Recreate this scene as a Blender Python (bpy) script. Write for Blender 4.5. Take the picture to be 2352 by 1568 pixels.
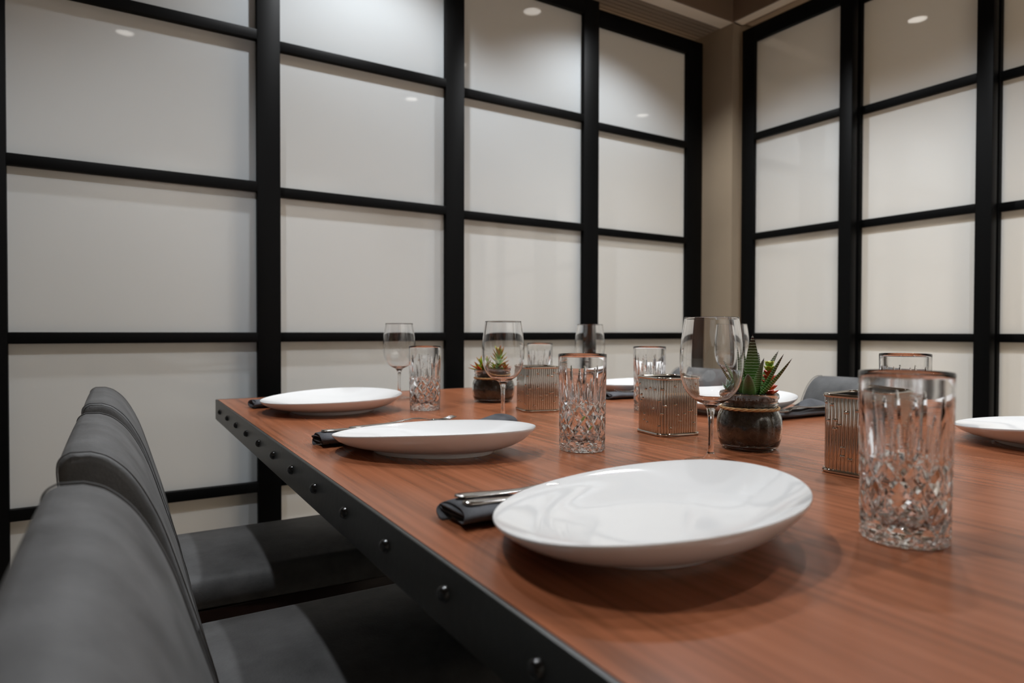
import bpy, bmesh, math, random
from mathutils import Vector, Matrix
R = math.radians
random.seed(7)
S = bpy.context.scene
C = S.collection
for o in list(bpy.data.objects):
    bpy.data.objects.remove(o)

# ------------------------------------------------------------------ camera
TOP = 0.757                      # height of the table top
CZ = 0.94                        # height of the lens
yaw, pit, rol = R(30.526), R(0.8955), R(0.1237)
cam = bpy.data.objects.new('camera', bpy.data.cameras.new('camera'))
C.objects.link(cam)
fwd = Vector((math.sin(yaw) * math.cos(pit), math.cos(yaw) * math.cos(pit), -math.sin(pit)))
r0 = Vector((math.cos(yaw), -math.sin(yaw), 0))
u0 = r0.cross(fwd)
rt = r0 * math.cos(rol) + u0 * math.sin(rol)
up = -r0 * math.sin(rol) + u0 * math.cos(rol)
cam.matrix_world = Matrix(((rt.x, up.x, -fwd.x, 0), (rt.y, up.y, -fwd.y, 0), (rt.z, up.z, -fwd.z, CZ), (0, 0, 0, 1)))
cam.data.sensor_width = 36.0
cam.data.lens = 1532.2 / 2352 * 36
cam.data.clip_start = 0.02
cam.data.dof.use_dof = True
cam.data.dof.focus_distance = 1.05
cam.data.dof.aperture_fstop = 4.6
S.camera = cam

# ------------------------------------------------------------------ world, exposure
w = bpy.data.worlds.new('world'); S.world = w; w.use_nodes = True
w.node_tree.nodes['Background'].inputs[0].default_value = (0.9, 0.85, 0.8, 1)
w.node_tree.nodes['Background'].inputs[1].default_value = 0.03
S.view_settings.view_transform = 'Standard'
S.view_settings.look = 'None'
S.view_settings.gamma = 1.0
S.view_settings.use_curve_mapping = False
S.view_settings.exposure = 0.0
cy = S.cycles
cy.use_denoising = True
cy.max_bounces = 14
cy.transmission_bounces = 14
cy.transparent_max_bounces = 16
cy.glossy_bounces = 6
cy.diffuse_bounces = 4
cy.sample_clamp_indirect = 25.0
cy.blur_glossy = 0.0

# room frame: u runs along the wall of glass doors, v runs towards it
WR = R(1.605)
WD = Vector((math.cos(WR), math.sin(WR), 0)); WN = Vector((-math.sin(WR), math.cos(WR), 0))
def uv(u, v, z=0.0):
    p = WD * u + WN * v
    return Vector((p.x, p.y, z))
CEIL = 2.54
ROOM_WARM = (0.97, 1.0, 1.03)
LIGHTS = [(1.87, 1.81), (1.87, 1.02), (1.87, 0.23), (0.80, 1.81), (-0.05, 1.02)]
SPARE = [(0.155, 0.25)]           # fitting without a beam; its lens glows only for the mirror image
LPOW = 57.0
for (u, v) in LIGHTS:
    l = bpy.data.lights.new('downlight_beam', 'SPOT')
    l.energy = LPOW; l.color = ROOM_WARM; l.spot_size = R(122); l.spot_blend = 0.5; l.shadow_soft_size = 0.03
    o = bpy.data.objects.new('downlight_beam', l); C.objects.link(o); o.location = uv(u, v, CEIL - 0.012)
# lamps of the passages behind the frosted doors
for (u, v, e) in [(0.5, 3.25, 7), (2.1, 3.35, 17), (3.75, 1.6, 20), (3.75, 0.2, 17)]:
    l = bpy.data.lights.new('passage_glow', 'AREA')
    l.energy = e; l.color = (1.0, 0.86, 0.74); l.size = 0.6; l.spread = R(105)
    o = bpy.data.objects.new('passage_glow', l); C.objects.link(o); o.location = uv(u, v, 2.60)

# added fill: unseen spots bouncing light off the pale wall behind the camera
for u in (0.6, 1.9):
    l = bpy.data.lights.new('rear_fill', 'SPOT')
    l.energy = 90; l.color = (1.0, 0.98, 0.95); l.spot_size = R(110); l.spot_blend = 0.6; l.shadow_soft_size = 0.05
    o = bpy.data.objects.new('rear_fill', l); C.objects.link(o); o.location = uv(u, -1.45, CEIL - 0.03); o.rotation_euler = (R(-42), 0, WR)

# ------------------------------------------------------------------ helpers
def mesh_obj(name, verts, faces, mat=None, parent=None, smooth=False):
    me = bpy.data.meshes.new(name)
    me.from_pydata([tuple(v) for v in verts], [], faces)
    me.update()
    if smooth:
        me.polygons.foreach_set('use_smooth', [True] * len(me.polygons))
    if mat: me.materials.append(mat)
    o = bpy.data.objects.new(name, me); C.objects.link(o)
    if parent: o.parent = parent
    return o
def bm_obj(name, bm, mat=None, parent=None, smooth=False, angle=None):
    me = bpy.data.meshes.new(name)
    bmesh.ops.recalc_face_normals(bm, faces=bm.faces)
    if smooth:
        for f in bm.faces: f.smooth = True
        if angle is not None:
            for e in bm.edges:
                if len(e.link_faces) == 2 and e.calc_face_angle(0) > R(angle): e.smooth = False
    bm.to_mesh(me); bm.free()
    if mat: me.materials.append(mat)
    o = bpy.data.objects.new(name, me); C.objects.link(o)
    if parent: o.parent = parent
    return o
def thing(name, label, cat, loc=(0, 0, 0), rotz=0.0, group=None):
    o = bpy.data.objects.new(name, None); C.objects.link(o)
    o.empty_display_size = 0.05
    o.location = loc; o.rotation_euler = (0, 0, rotz)
    o['label'] = label; o['category'] = cat
    if group: o['group'] = group
    return o
def tag(o, label, cat, group=None):
    o['label'] = label; o['category'] = cat
    if group: o['group'] = group
    return o
def dup(o, parent=None):
    c = o.copy(); C.objects.link(c)
    if parent is not None: c.parent = parent
    for ch in list(o.children): dup(ch, c)
    return c
def add_box(bm, x0, x1, y0, y1, z0, z1, bev=0.0, seg=2):
    vs = [bm.verts.new(p) for p in [(x0, y0, z0), (x1, y0, z0), (x1, y1, z0), (x0, y1, z0), (x0, y0, z1), (x1, y0, z1), (x1, y1, z1), (x0, y1, z1)]]
    fs = [bm.faces.new([vs[i] for i in f]) for f in [(0, 3, 2, 1), (4, 5, 6, 7), (0, 1, 5, 4), (1, 2, 6, 5), (2, 3, 7, 6), (3, 0, 4, 7)]]
    if bev > 0:
        es = list({e for f in fs for e in f.edges})
        bmesh.ops.bevel(bm, geom=es, offset=bev, segments=seg, affect='EDGES', profile=0.5)
def box(name, x0, x1, y0, y1, z0, z1, mat, parent=None, bev=0.0, seg=2):
    bm = bmesh.new(); add_box(bm, x0, x1, y0, y1, z0, z1, bev, seg)
    return bm_obj(name, bm, mat, parent, smooth=bev > 0, angle=40)
def lathe(prof, n=64, closed=False):
    """prof: list of (r, z); r==0 gives a pole"""
    V, F, idx = [], [], []
    for (r, z) in prof:
        if r < 1e-6:
            idx.append([len(V)]); V.append((0, 0, z))
        else:
            idx.append(list(range(len(V), len(V) + n)))
            V += [(r * math.cos(2 * math.pi * i / n), r * math.sin(2 * math.pi * i / n), z) for i in range(n)]
    for a, b in zip(idx, idx[1:]):
        for i in range(n):
            j = (i + 1) % n
            if len(a) == 1 and len(b) == 1: continue
            if len(a) == 1: F.append((a[0], b[j], b[i]))
            elif len(b) == 1: F.append((a[i], a[j], b[0]))
            else: F.append((a[i], a[j], b[j], b[i]))
    return V, F
def tube(path, rad, n=8, closed=False, caps=True):
    V, F = [], []
    m = len(path)
    pts = [Vector(p) for p in path]
    prev = None
    for i, p in enumerate(pts):
        if closed: t = pts[(i + 1) % m] - pts[i - 1]
        else: t = pts[min(i + 1, m - 1)] - pts[max(i - 1, 0)]
        t.normalize()
        a = prev if prev is not None else (Vector((0, 0, 1)) if abs(t.z) < 0.9 else Vector((1, 0, 0)))
        a = (a - t * a.dot(t)).normalized(); prev = a
        b = t.cross(a)
        r = rad(i / (m - 1)) if callable(rad) else rad
        for k in range(n):
            an = 2 * math.pi * k / n
            V.append(p + (a * math.cos(an) + b * math.sin(an)) * r)
    for i in range(m if closed else m - 1):
        i2 = (i + 1) % m
        for k in range(n):
            k2 = (k + 1) % n
            F.append((i * n + k, i * n + k2, i2 * n + k2, i2 * n + k))
    if not closed and caps:
        F.append(tuple(range(n))[::-1]); F.append(tuple((m - 1) * n + k for k in range(n)))
    return V, F
def merge(parts):
    V, F = [], []
    for v, f in parts:
        o = len(V); V += list(v); F += [tuple(i + o for i in q) for q in f]
    return V, F
def smoothstep(a, b, x):
    t = max(0.0, min(1.0, (x - a) / (b - a))); return t * t * (3 - 2 * t)
def interp(tab, x):
    for (a, b) in zip(tab, tab[1:]):
        if x <= b[0]:
            t = (x - a[0]) / (b[0] - a[0]); t = max(0, t)
            return a[1] + (b[1] - a[1]) * t
    return tab[-1][1]
def spline(pts, n=8):
    """Catmull-Rom through 2-D or 3-D points"""
    out = []; P = [Vector(p) for p in pts]; P = [P[0] * 2 - P[1]] + P + [P[-1] * 2 - P[-2]]
    for i in range(1, len(P) - 2):
        a, b, c, d = P[i - 1:i + 3]
        for k in range(n):
            t = k / n
            out.append(0.5 * ((2 * b) + (c - a) * t + (2 * a - 5 * b + 4 * c - d) * t * t + (3 * b - a - 3 * c + d) * t ** 3))
    out.append(P[-2]); return out

# ------------------------------------------------------------------ materials
def newmat(name):
    m = bpy.data.materials.new(name); m.use_nodes = True
    nt = m.node_tree; b = nt.nodes['Principled BSDF']
    return m, nt, b
def plain(name, col, rough=0.5, metal=0.0, spec=0.5, coat=0.0, nscale=0, namt=0.0, bump=0.0, bscale=200):
    m, nt, b = newmat(name)
    b.inputs['Base Color'].default_value = (*col, 1)
    b.inputs['Roughness'].default_value = rough
    b.inputs['Metallic'].default_value = metal
    b.inputs['Specular IOR Level'].default_value = spec
    b.inputs['Coat Weight'].default_value = coat
    b.inputs['Coat Roughness'].default_value = 0.03
    tc = nt.nodes.new('ShaderNodeTexCoord')
    if nscale:
        n = nt.nodes.new('ShaderNodeTexNoise'); n.inputs['Scale'].default_value = nscale; n.inputs['Detail'].default_value = 6
        n.inputs['Roughness'].default_value = 0.6
        nt.links.new(tc.outputs['Object'], n.inputs['Vector'])
        cr = nt.nodes.new('ShaderNodeValToRGB')
        cr.color_ramp.elements[0].position = 0.3; cr.color_ramp.elements[1].position = 0.7
        cr.color_ramp.elements[0].color = (*[c * (1 - namt) for c in col], 1)
        cr.color_ramp.elements[1].color = (*[min(1, c * (1 + namt)) for c in col], 1)
        nt.links.new(n.outputs['Fac'], cr.inputs['Fac']); nt.links.new(cr.outputs['Color'], b.inputs['Base Color'])
    if bump:
        n = nt.nodes.new('ShaderNodeTexNoise'); n.inputs['Scale'].default_value = bscale; n.inputs['Detail'].default_value = 4
        nt.links.new(tc.outputs['Object'], n.inputs['Vector'])
        bp = nt.nodes.new('ShaderNodeBump'); bp.inputs['Strength'].default_value = bump; bp.inputs['Distance'].default_value = 0.002
        nt.links.new(n.outputs['Fac'], bp.inputs['Height']); nt.links.new(bp.outputs['Normal'], b.inputs['Normal'])
    return m
def glassmat(name, col=(1, 1, 1), ior=1.5, rough=0.0):
    m, nt, b = newmat(name)
    b.inputs['Base Color'].default_value = (*col, 1)
    b.inputs['Transmission Weight'].default_value = 1.0
    b.inputs['Roughness'].default_value = rough
    b.inputs['IOR'].default_value = ior
    return m

def walnut():
    m, nt, b = newmat('walnut_veneer')
    N = nt.nodes; L = nt.links
    tc = N.new('ShaderNodeTexCoord')
    mp = N.new('ShaderNodeMapping'); mp.inputs['Scale'].default_value = (1.0, 0.10, 1.0); mp.inputs['Rotation'].default_value = (0, 0, R(2))
    L.new(tc.outputs['Object'], mp.inputs['Vector'])
    big = N.new('ShaderNodeTexNoise'); big.inputs['Scale'].default_value = 3.2; big.inputs['Detail'].default_value = 2; big.inputs['Distortion'].default_value = 0.3
    L.new(mp.outputs['Vector'], big.inputs['Vector'])
    wv = N.new('ShaderNodeMath'); wv.operation = 'MULTIPLY'; wv.inputs[1].default_value = 62
    L.new(big.outputs['Fac'], wv.inputs[0])
    sn = N.new('ShaderNodeMath'); sn.operation = 'SINE'; L.new(wv.outputs[0], sn.inputs[0])
    mp2 = N.new('ShaderNodeMapping'); mp2.inputs['Scale'].default_value = (110, 2.6, 1)
    L.new(tc.outputs['Object'], mp2.inputs['Vector'])
    fine = N.new('ShaderNodeTexNoise'); fine.inputs['Scale'].default_value = 1.0; fine.inputs['Detail'].default_value = 5
    L.new(mp2.outputs['Vector'], fine.inputs['Vector'])
    mp3 = N.new('ShaderNodeMapping'); mp3.inputs['Scale'].default_value = (420, 14, 1)
    L.new(tc.outputs['Object'], mp3.inputs['Vector'])
    pore = N.new('ShaderNodeTexNoise'); pore.inputs['Scale'].default_value = 1.0; pore.inputs['Detail'].default_value = 2
    L.new(mp3.outputs['Vector'], pore.inputs['Vector'])
    a1 = N.new('ShaderNodeMath'); a1.operation = 'MULTIPLY_ADD'; a1.inputs[1].default_value = 0.065
    L.new(sn.outputs[0], a1.inputs[0]); L.new(fine.outputs['Fac'], a1.inputs[2])
    a2 = N.new('ShaderNodeMath'); a2.operation = 'MULTIPLY_ADD'; a2.inputs[1].default_value = 0.18
    L.new(pore.outputs['Fac'], a2.inputs[0]); L.new(a1.outputs[0], a2.inputs[2])
    cr = N.new('ShaderNodeValToRGB')
    e = cr.color_ramp.elements
    e[0].position = 0.30; e[0].color = (0.155, 0.052, 0.020, 1)
    e[1].position = 0.92; e[1].color = (0.365, 0.130, 0.060, 1)
    e2 = e.new(0.58); e2.color = (0.280, 0.092, 0.039, 1)
    L.new(a2.outputs[0], cr.inputs['Fac']); L.new(cr.outputs['Color'], b.inputs['Base Color'])
    b.inputs['Roughness'].default_value = 0.27
    b.inputs['Specular IOR Level'].default_value = 0.36
    bp = N.new('ShaderNodeBump'); bp.inputs['Strength'].default_value = 0.08; bp.inputs['Distance'].default_value = 0.0006
    L.new(a2.outputs[0], bp.inputs['Height']); L.new(bp.outputs['Normal'], b.inputs['Normal'])
    return m

def frosted():
    m = bpy.data.materials.new('frosted_glass'); m.use_nodes = True
    nt = m.node_tree; N = nt.nodes; L = nt.links
    N.remove(N['Principled BSDF']); out = N['Material Output']
    d = N.new('ShaderNodeBsdfDiffuse'); d.inputs['Color'].default_value = (0.70, 0.75, 0.78, 1)
    t = N.new('ShaderNodeBsdfTranslucent'); t.inputs['Color'].default_value = (0.85, 0.85, 0.82, 1)
    tc = N.new('ShaderNodeTexCoord')
    mx = N.new('ShaderNodeMixShader'); mx.inputs[0].default_value = 0.46
    L.new(d.outputs[0], mx.inputs[1]); L.new(t.outputs[0], mx.inputs[2])
    g = N.new('ShaderNodeBsdfGlossy'); g.inputs['Roughness'].default_value = 0.02
    fr = N.new('ShaderNodeFresnel'); fr.inputs['IOR'].default_value = 1.45
    m2 = N.new('ShaderNodeMixShader'); L.new(fr.outputs[0], m2.inputs[0]); L.new(mx.outputs[0], m2.inputs[1]); L.new(g.outputs[0], m2.inputs[2])
    L.new(m2.outputs[0], out.inputs['Surface'])
    return m
def clearback():
    m = bpy.data.materials.new('clear_back_face'); m.use_nodes = True
    nt = m.node_tree; N = nt.nodes; L = nt.links
    N.remove(N['Principled BSDF']); out = N['Material Output']
    t = N.new('ShaderNodeBsdfTransparent'); t.inputs['Color'].default_value = (0.94, 0.97, 0.95, 1)
    L.new(t.outputs[0], out.inputs['Surface'])
    return m
def emit(name, col, s):
    m = bpy.data.materials.new(name); m.use_nodes = True
    b = m.node_tree.nodes['Principled BSDF']
    b.inputs['Base Color'].default_value = (*col, 1)
    b.inputs['Emission Color'].default_value = (*col, 1); b.inputs['Emission Strength'].default_value = s
    return m

M = {}
M['wood'] = walnut()
M['steel'] = plain('black_steel', (0.014, 0.015, 0.013), 0.42, 0.0, 0.55, nscale=14, namt=0.25, bump=0.15, bscale=90)
M['rivet'] = plain('black_rivet', (0.006, 0.006, 0.006), 0.22, 0.0, 0.6)
M['frame'] = plain('black_frame', (0.0022, 0.0022, 0.0022), 0.5, 0, 0.10)
M['frost'] = frosted(); M['clearback'] = clearback()
M['china'] = plain('white_china', (0.76, 0.76, 0.755), 0.04, 0, 0.5)
M['crystal'] = glassmat('cut_crystal', (1, 1, 1), 1.54)
M['wineglass'] = glassmat('thin_glass', (1, 1, 1), 1.48)
def thinglass():
    m = bpy.data.materials.new('clear_thin_glass'); m.use_nodes = True
    nt = m.node_tree; N = nt.nodes; L = nt.links
    N.remove(N['Principled BSDF']); out = N['Material Output']
    t = N.new('ShaderNodeBsdfTransparent'); t.inputs['Color'].default_value = (0.97, 0.98, 0.98, 1)
    g = N.new('ShaderNodeBsdfGlossy'); g.inputs['Roughness'].default_value = 0.0
    fr = N.new('ShaderNodeFresnel'); fr.inputs['IOR'].default_value = 1.48
    geo = N.new('ShaderNodeNewGeometry'); inv = N.new('ShaderNodeMath'); inv.operation = 'SUBTRACT'; inv.inputs[0].default_value = 1.0
    L.new(geo.outputs['Backfacing'], inv.inputs[1]); fm_ = N.new('ShaderNodeMath'); fm_.operation = 'MULTIPLY'; L.new(fr.outputs[0], fm_.inputs[0]); L.new(inv.outputs[0], fm_.inputs[1])
    mx = N.new('ShaderNodeMixShader'); L.new(fm_.outputs[0], mx.inputs[0]); L.new(t.outputs[0], mx.inputs[1]); L.new(g.outputs[0], mx.inputs[2])
    L.new(mx.outputs[0], out.inputs['Surface'])
    return m
M['thinglass'] = thinglass()
M['jarglass'] = glassmat('jar_glass', (0.96, 1.0, 0.98), 1.48)
M['silver'] = plain('polished_nickel', (0.66, 0.61, 0.54), 0.05, 1.0)
M['cutlery'] = plain('cutlery_steel', (0.50, 0.48, 0.45), 0.14, 1.0)
M['napkin'] = plain('charcoal_linen', (0.095, 0.098, 0.108), 0.85, 0, 0.25, nscale=30, namt=0.2, bump=0.5, bscale=900)
M['leather'] = plain('grey_leather', (0.102, 0.102, 0.103), 0.48, 0, 0.2, nscale=11, namt=0.36, bump=0.25, bscale=260)
M['piping'] = plain('dark_seam', (0.02, 0.02, 0.02), 0.6)
M['chairwood'] = plain('dark_walnut_frame', (0.018, 0.006, 0.004), 0.38, 0, 0.4, nscale=20, namt=0.3)
M['floor'] = plain('beige_floor', (0.50, 0.43, 0.36), 0.4, 0, 0.4, nscale=3, namt=0.06)
M['plaster'] = plain('taupe_wall', (0.30, 0.235, 0.165), 0.8, 0, 0.2, nscale=5, namt=0.04)
M['paleplaster'] = plain('pale_wall', (0.74, 0.71, 0.67), 0.8, 0, 0.2, nscale=4, namt=0.03)
M['soffit'] = plain('soffit_paint', (0.86, 0.77, 0.64), 0.7, 0, 0.2)
M['ceiling'] = plain('brown_ceiling', (0.20, 0.135, 0.09), 0.8, 0, 0.2)
M['track'] = plain('track_groove', (0.30, 0.24, 0.18), 0.6)
M['trackdark'] = plain('track_slot', (0.02, 0.016, 0.012), 0.7)
M['corridor'] = plain('passage_wall', (0.55, 0.48, 0.40), 0.8)
M['lens'] = emit('downlight_lens', (1.0, 0.95, 0.88), 9.0)
M['trimring'] = plain('white_trim', (0.6, 0.58, 0.55), 0.4)
M['gravel'] = plain('dark_granules', (0.032, 0.025, 0.024), 0.6, 0, 0.4, nscale=120, namt=0.6)
M['twine'] = plain('straw_band', (0.50, 0.30, 0.13), 0.7, nscale=60, namt=0.3)
def leafmat(name, base, tip, stripe=None, z0=0.0, z1=0.1, bands=0.0):
    m, nt, b = newmat(name); N = nt.nodes; L = nt.links
    tc = N.new('ShaderNodeTexCoord'); sx = N.new('ShaderNodeSeparateXYZ'); L.new(tc.outputs['UV'], sx.inputs[0])
    cr = N.new('ShaderNodeValToRGB'); e = cr.color_ramp.elements
    e[0].position = 0.25; e[0].color = (*base, 1); e[1].position = 0.95; e[1].color = (*tip, 1)
    L.new(sx.outputs['Y'], cr.inputs['Fac'])
    col = cr.outputs['Color']
    if stripe:
        n = N.new('ShaderNodeTexNoise'); n.inputs['Scale'].default_value = 260; L.new(tc.outputs['Object'], n.inputs['Vector'])
        mu = N.new('ShaderNodeMath'); mu.operation = 'MULTIPLY_ADD'; mu.inputs[1].default_value = bands; L.new(sx.outputs['Y'], mu.inputs[0])
        sc = N.new('ShaderNodeMath'); sc.operation = 'MULTIPLY'; sc.inputs[1].default_value = 2.2; L.new(n.outputs['Fac'], sc.inputs[0]); L.new(sc.outputs[0], mu.inputs[2])
        sn = N.new('ShaderNodeMath'); sn.operation = 'SINE'; L.new(mu.outputs[0], sn.inputs[0])
        st = N.new('ShaderNodeMath'); st.operation = 'GREATER_THAN'; st.inputs[1].default_value = 0.86; L.new(sn.outputs[0], st.inputs[0])
        mx = N.new('ShaderNodeMixRGB'); L.new(st.outputs[0], mx.inputs[0]); L.new(col, mx.inputs[1]); mx.inputs[2].default_value = (*stripe, 1)
        col = mx.outputs[0]
    L.new(col, b.inputs['Base Color'])
    b.inputs['Roughness'].default_value = 0.35
    b.inputs['Subsurface Weight'].default_value = 0.0
    return m
M['haworthia'] = leafmat('haworthia_leaf', (0.05, 0.17, 0.012), (0.045, 0.012, 0.010), (0.42, 0.50, 0.36), bands=130)
M['crassula_red'] = leafmat('orange_red_leaf', (0.60, 0.16, 0.02), (0.62, 0.035, 0.02))
M['crassula_green'] = leafmat('green_leaf', (0.16, 0.38, 0.02), (0.40, 0.40, 0.03))
M['crassula_tip'] = leafmat('green_leaf_red_tip', (0.12, 0.34, 0.02), (0.42, 0.10, 0.02))
M['echeveria'] = leafmat('blue_green_leaf', (0.05, 0.22, 0.13), (0.30, 0.48, 0.44))

# ------------------------------------------------------------------ setting
def room_root(name, kind='structure'):
    o = bpy.data.objects.new(name, None); C.objects.link(o); o['kind'] = 'structure'; o.rotation_euler = (0, 0, WR)
    return o
def st(o):
    o['kind'] = 'structure'; o.rotation_euler = (0, 0, WR); return o
U0, U1, V0, V1 = -1.9, 4.3, -2.3, 3.95
st(box('floor', U0 - .1, U1 + .1, V0 - .1, V1 + .1, -0.06, 0.0, M['floor']))
st(box('ceiling', U0, 2.66, V0, 2.40, CEIL, CEIL + 0.08, M['ceiling']))
st(box('wall_left', U0 - 0.1, U0, V0, V1, 0, 2.77, M['plaster']))
st(box('wall_back', U0, U1, V0 - 0.1, V0, 0, 2.77, M['paleplaster']))
st(box('wall_front', U0, U1 + 0.1, V1, V1 + 0.1, 0, 2.77, M['corridor']))
st(box('wall_right', U1, U1 + 0.1, V0 - 0.1, V1, 0, 2.77, M['corridor']))
# passage ceilings behind the glass doors
bm = bmesh.new(); add_box(bm, U0, U1, 2.46, V1, 2.64, 2.72); add_box(bm, 2.90, U1, V0, 2.46, 2.64, 2.72)
st(bm_obj('trim_1', bm, M['soffit']))
# corner column
st(box('wall_corner', 2.60, 2.90, 2.16, 2.46, 0, CEIL, M['plaster'], bev=0.004))
# soffits with the sliding-door tracks
SZ = CZ + 1.475
tr = room_root('trim_2')
def rb(name, *a, mat, par, **k): return box(name, *a, mat, par, **k)
rb('soffit_panel', U0, 2.66, 2.16, 2.235, SZ, SZ + 0.05, mat=M['soffit'], par=tr)
rb('track_bed', U0, 2.66, 2.235, 2.46, SZ + 0.018, SZ + 0.05, mat=M['trackdark'], par=tr)
for k in range(6):
    v = 2.235 + k * 0.028
    rb('track_rail', U0, 2.598, v + 0.007, v + 0.028, SZ, SZ + 0.018, mat=M['track'], par=tr)
rb('fascia', U0, 2.66, 2.15, 2.16, SZ + 0.0, CEIL, mat=M['ceiling'], par=tr)
tr2 = room_root('trim_3')
rb('soffit_panel', 2.60, 2.66, -1.6, 2.159, SZ, SZ + 0.05, mat=M['soffit'], par=tr2)
rb('track_bed', 2.66, 2.90, -1.6, 2.159, SZ + 0.018, SZ + 0.05, mat=M['trackdark'], par=tr2)
rb('fascia', 2.59, 2.60, -1.6, 2.149, SZ + 0.0, CEIL, mat=M['ceiling'], par=tr2)
for k in range(4):
    a = 2.66 + k * 0.055
    rb('track_rail', a + 0.008, a + 0.05, -1.6, 2.136, SZ, SZ + 0.018, mat=M['track'], par=tr2)
rb('upper_panel', 2.66, 2.68, -1.6, 2.159, SZ + 0.05, CEIL, mat=M['plaster'], par=tr2)
rb('upper_panel', U0, 2.60, 2.44, 2.46, SZ + 0.05, CEIL + .02, mat=M['plaster'], par=tr)
# end wall of the right-hand door run
st(box('wall_right_end', 2.66, 2.90, V0, -1.6, 0, CEIL, M['plaster']))

ZM = [CZ - 0.0213 + 0.47 * k for k in (-1, 0, 1, 2)]        # glazing bars
ZT = CZ + 1.365
def door(name, axis, a0, a1, p, st0, st1, proud=0.022, glass_back=0.008):
    """sliding door; axis 'u': runs along u at v=p ; axis 'v': runs along v at u=p. glass spans a0..a1, stiles st0/st1 wide"""
    root = room_root(name)
    def bx(n, s0, s1, d0, d1, z0, z1, m, bev=0.0):
        if axis == 'u': return box(n, s0, s1, p + d0, p + d1, z0, z1, m, root, bev=bev)
        return box(n, p + d0, p + d1, s0, s1, z0, z1, m, root, bev=bev)
    f0, f1 = -proud, 0.018
    bx('stile', a0 - st0, a0, f0, f1, 0.012, ZT + 0.07, M['frame'], 0.0015)
    bx('stile', a1, a1 + st1, f0, f1, 0.012, ZT + 0.07, M['frame'], 0.0015)
    bx('top_rail', a0, a1, f0, f1, ZT, ZT + 0.07, M['frame'], 0.0015)
    bx('bottom_rail', a0, a1, f0, f1, 0.012, 0.05, M['frame'], 0.0015)
    for z in ZM:
        bx('glazing_bar', a0, a1, f0, f1, z - 0.0155, z + 0.0155, M['frame'], 0.001)
    zs = [0.05] + [q for z in ZM for q in (z - 0.0155, z + 0.0155)] + [ZT]
    for z0, z1 in zip(zs[::2], zs[1::2]):
        if axis == 'u': vs = [(a0, p, z0), (a1, p, z0), (a1, p, z1), (a0, p, z1), (a0, p + .008, z0), (a1, p + .008, z0), (a1, p + .008, z1), (a0, p + .008, z1)]
        else: vs = [(p, a0, z0), (p, a1, z0), (p, a1, z1), (p, a0, z1), (p + .008, a0, z0), (p + .008, a1, z0), (p + .008, a1, z1), (p + .008, a0, z1)]
        o = mesh_obj('pane', vs, [(0, 1, 2, 3), (4, 7, 6, 5)], M['frost'], root)
        o.data.materials.append(M['clearback']); o.data.polygons[1].material_index = 1
    return root
door('door_1', 'u', -0.190, 0.436, 2.207, 0.07, 0.070)
door('door_2', 'u', 0.517, 1.114, 2.258, 0.140, 0.077)
door('door_3', 'u', 1.212, 1.797, 2.302, 0.104, 0.082)
door('door_4', 'u', 1.920, 2.480, 2.354, 0.132, 0.105)
door('door_5', 'u', -0.90, -0.27, 2.258, 0.07, 0.070)
door('door_6', 'u', -1.80, -1.0, 2.302, 0.07, 0.070)
door('door_7', 'v', 1.643, 2.069, 2.662, 0.055, 0.068)
door('door_8', 'v', 1.160, 1.590, 2.726, 0.053, 0.06)
door('door_9', 'v', 0.640, 1.108, 2.785, 0.053, 0.06)
door('door_10', 'v', 0.12, 0.59, 2.726, 0.053, 0.06)
door('door_11', 'v', -0.40, 0.07, 2.785, 0.053, 0.06)
door('door_12', 'v', -1.60, -0.45, 2.726, 0.05, 0.06)

# recessed ceiling lights
dl = None
for i, (u, v) in enumerate(LIGHTS + SPARE):
    p = uv(u, v, CEIL)
    if dl is None:
        dl = thing('ceiling_downlight', '', 'light', p, 0, 'recessed downlights in the brown ceiling')
        Vv, F = lathe([(0.043, 0), (0.058, 0), (0.058, -0.004), (0.045, -0.006), (0.043, 0)], 40)
        mesh_obj('trim_ring', Vv, F, M['trimring'], dl, True)
        Vv, F = lathe([(0.0, -0.001), (0.044, -0.001)], 40)
        mesh_obj('lens', Vv, F, M['lens'], dl)
        o = dl
    else:
        o = dup(dl); o.location = p
    o['label'] = ('round recessed downlight in the brown ceiling, ' + ['nearest the corner column', 'second from the corner column along the right side', 'third from the corner column along the right side', 'midway along the left glass wall', 'above the middle chair on the left', 'above the camera, mirrored in the leftmost glass door'][i])

# ------------------------------------------------------------------ table
TX0, TX1, TY0, TY1 = 0.220, 1.462, -0.90, 1.922
tb = thing('dining_table', 'long walnut dining table edged with a riveted black steel band', 'table', ((TX0 + TX1) / 2, (TY0 + TY1) / 2, 0))
cx, cyy = (TX0 + TX1) / 2, (TY0 + TY1) / 2
hx, hy = (TX1 - TX0) / 2, (TY1 - TY0) / 2
lip = 0.0055
box('tabletop', -hx + lip, hx - lip, -hy + lip, hy - lip, TOP - 0.045, TOP, M['wood'], tb)
bh = 0.053
def band(x0, x1, y0, y1, n):
    box('steel_band', x0, x1, y0, y1, TOP - bh, TOP + 0.0004, M['steel'], tb, bev=0.0022, seg=2)
band(-hx, -hx + lip, -hy, hy, (-1, 0)); band(hx - lip, hx, -hy, hy, (1, 0))
band(-hx + lip, hx - lip, hy - lip, hy, (0, 1)); band(-hx + lip, hx - lip, -hy, -hy + lip, (0, -1))
prof = [(0.0, 0.0064), (0.0026, 0.0060), (0.0048, 0.0048), (0.0063, 0.0030), (0.0070, 0.0)]
V_, F_ = lathe(prof, 20)
rv = None
def rivet(x, y, z, ang):
    global rv
    if rv is None: rv = mesh_obj('rivet', V_, F_, M['rivet'], tb, True); o = rv
    else: o = rv.copy(); C.objects.link(o)
    o.parent = tb
    o.location = (x, y, z); o.rotation_euler = (0, R(90), ang)
y = 1.826
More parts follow.
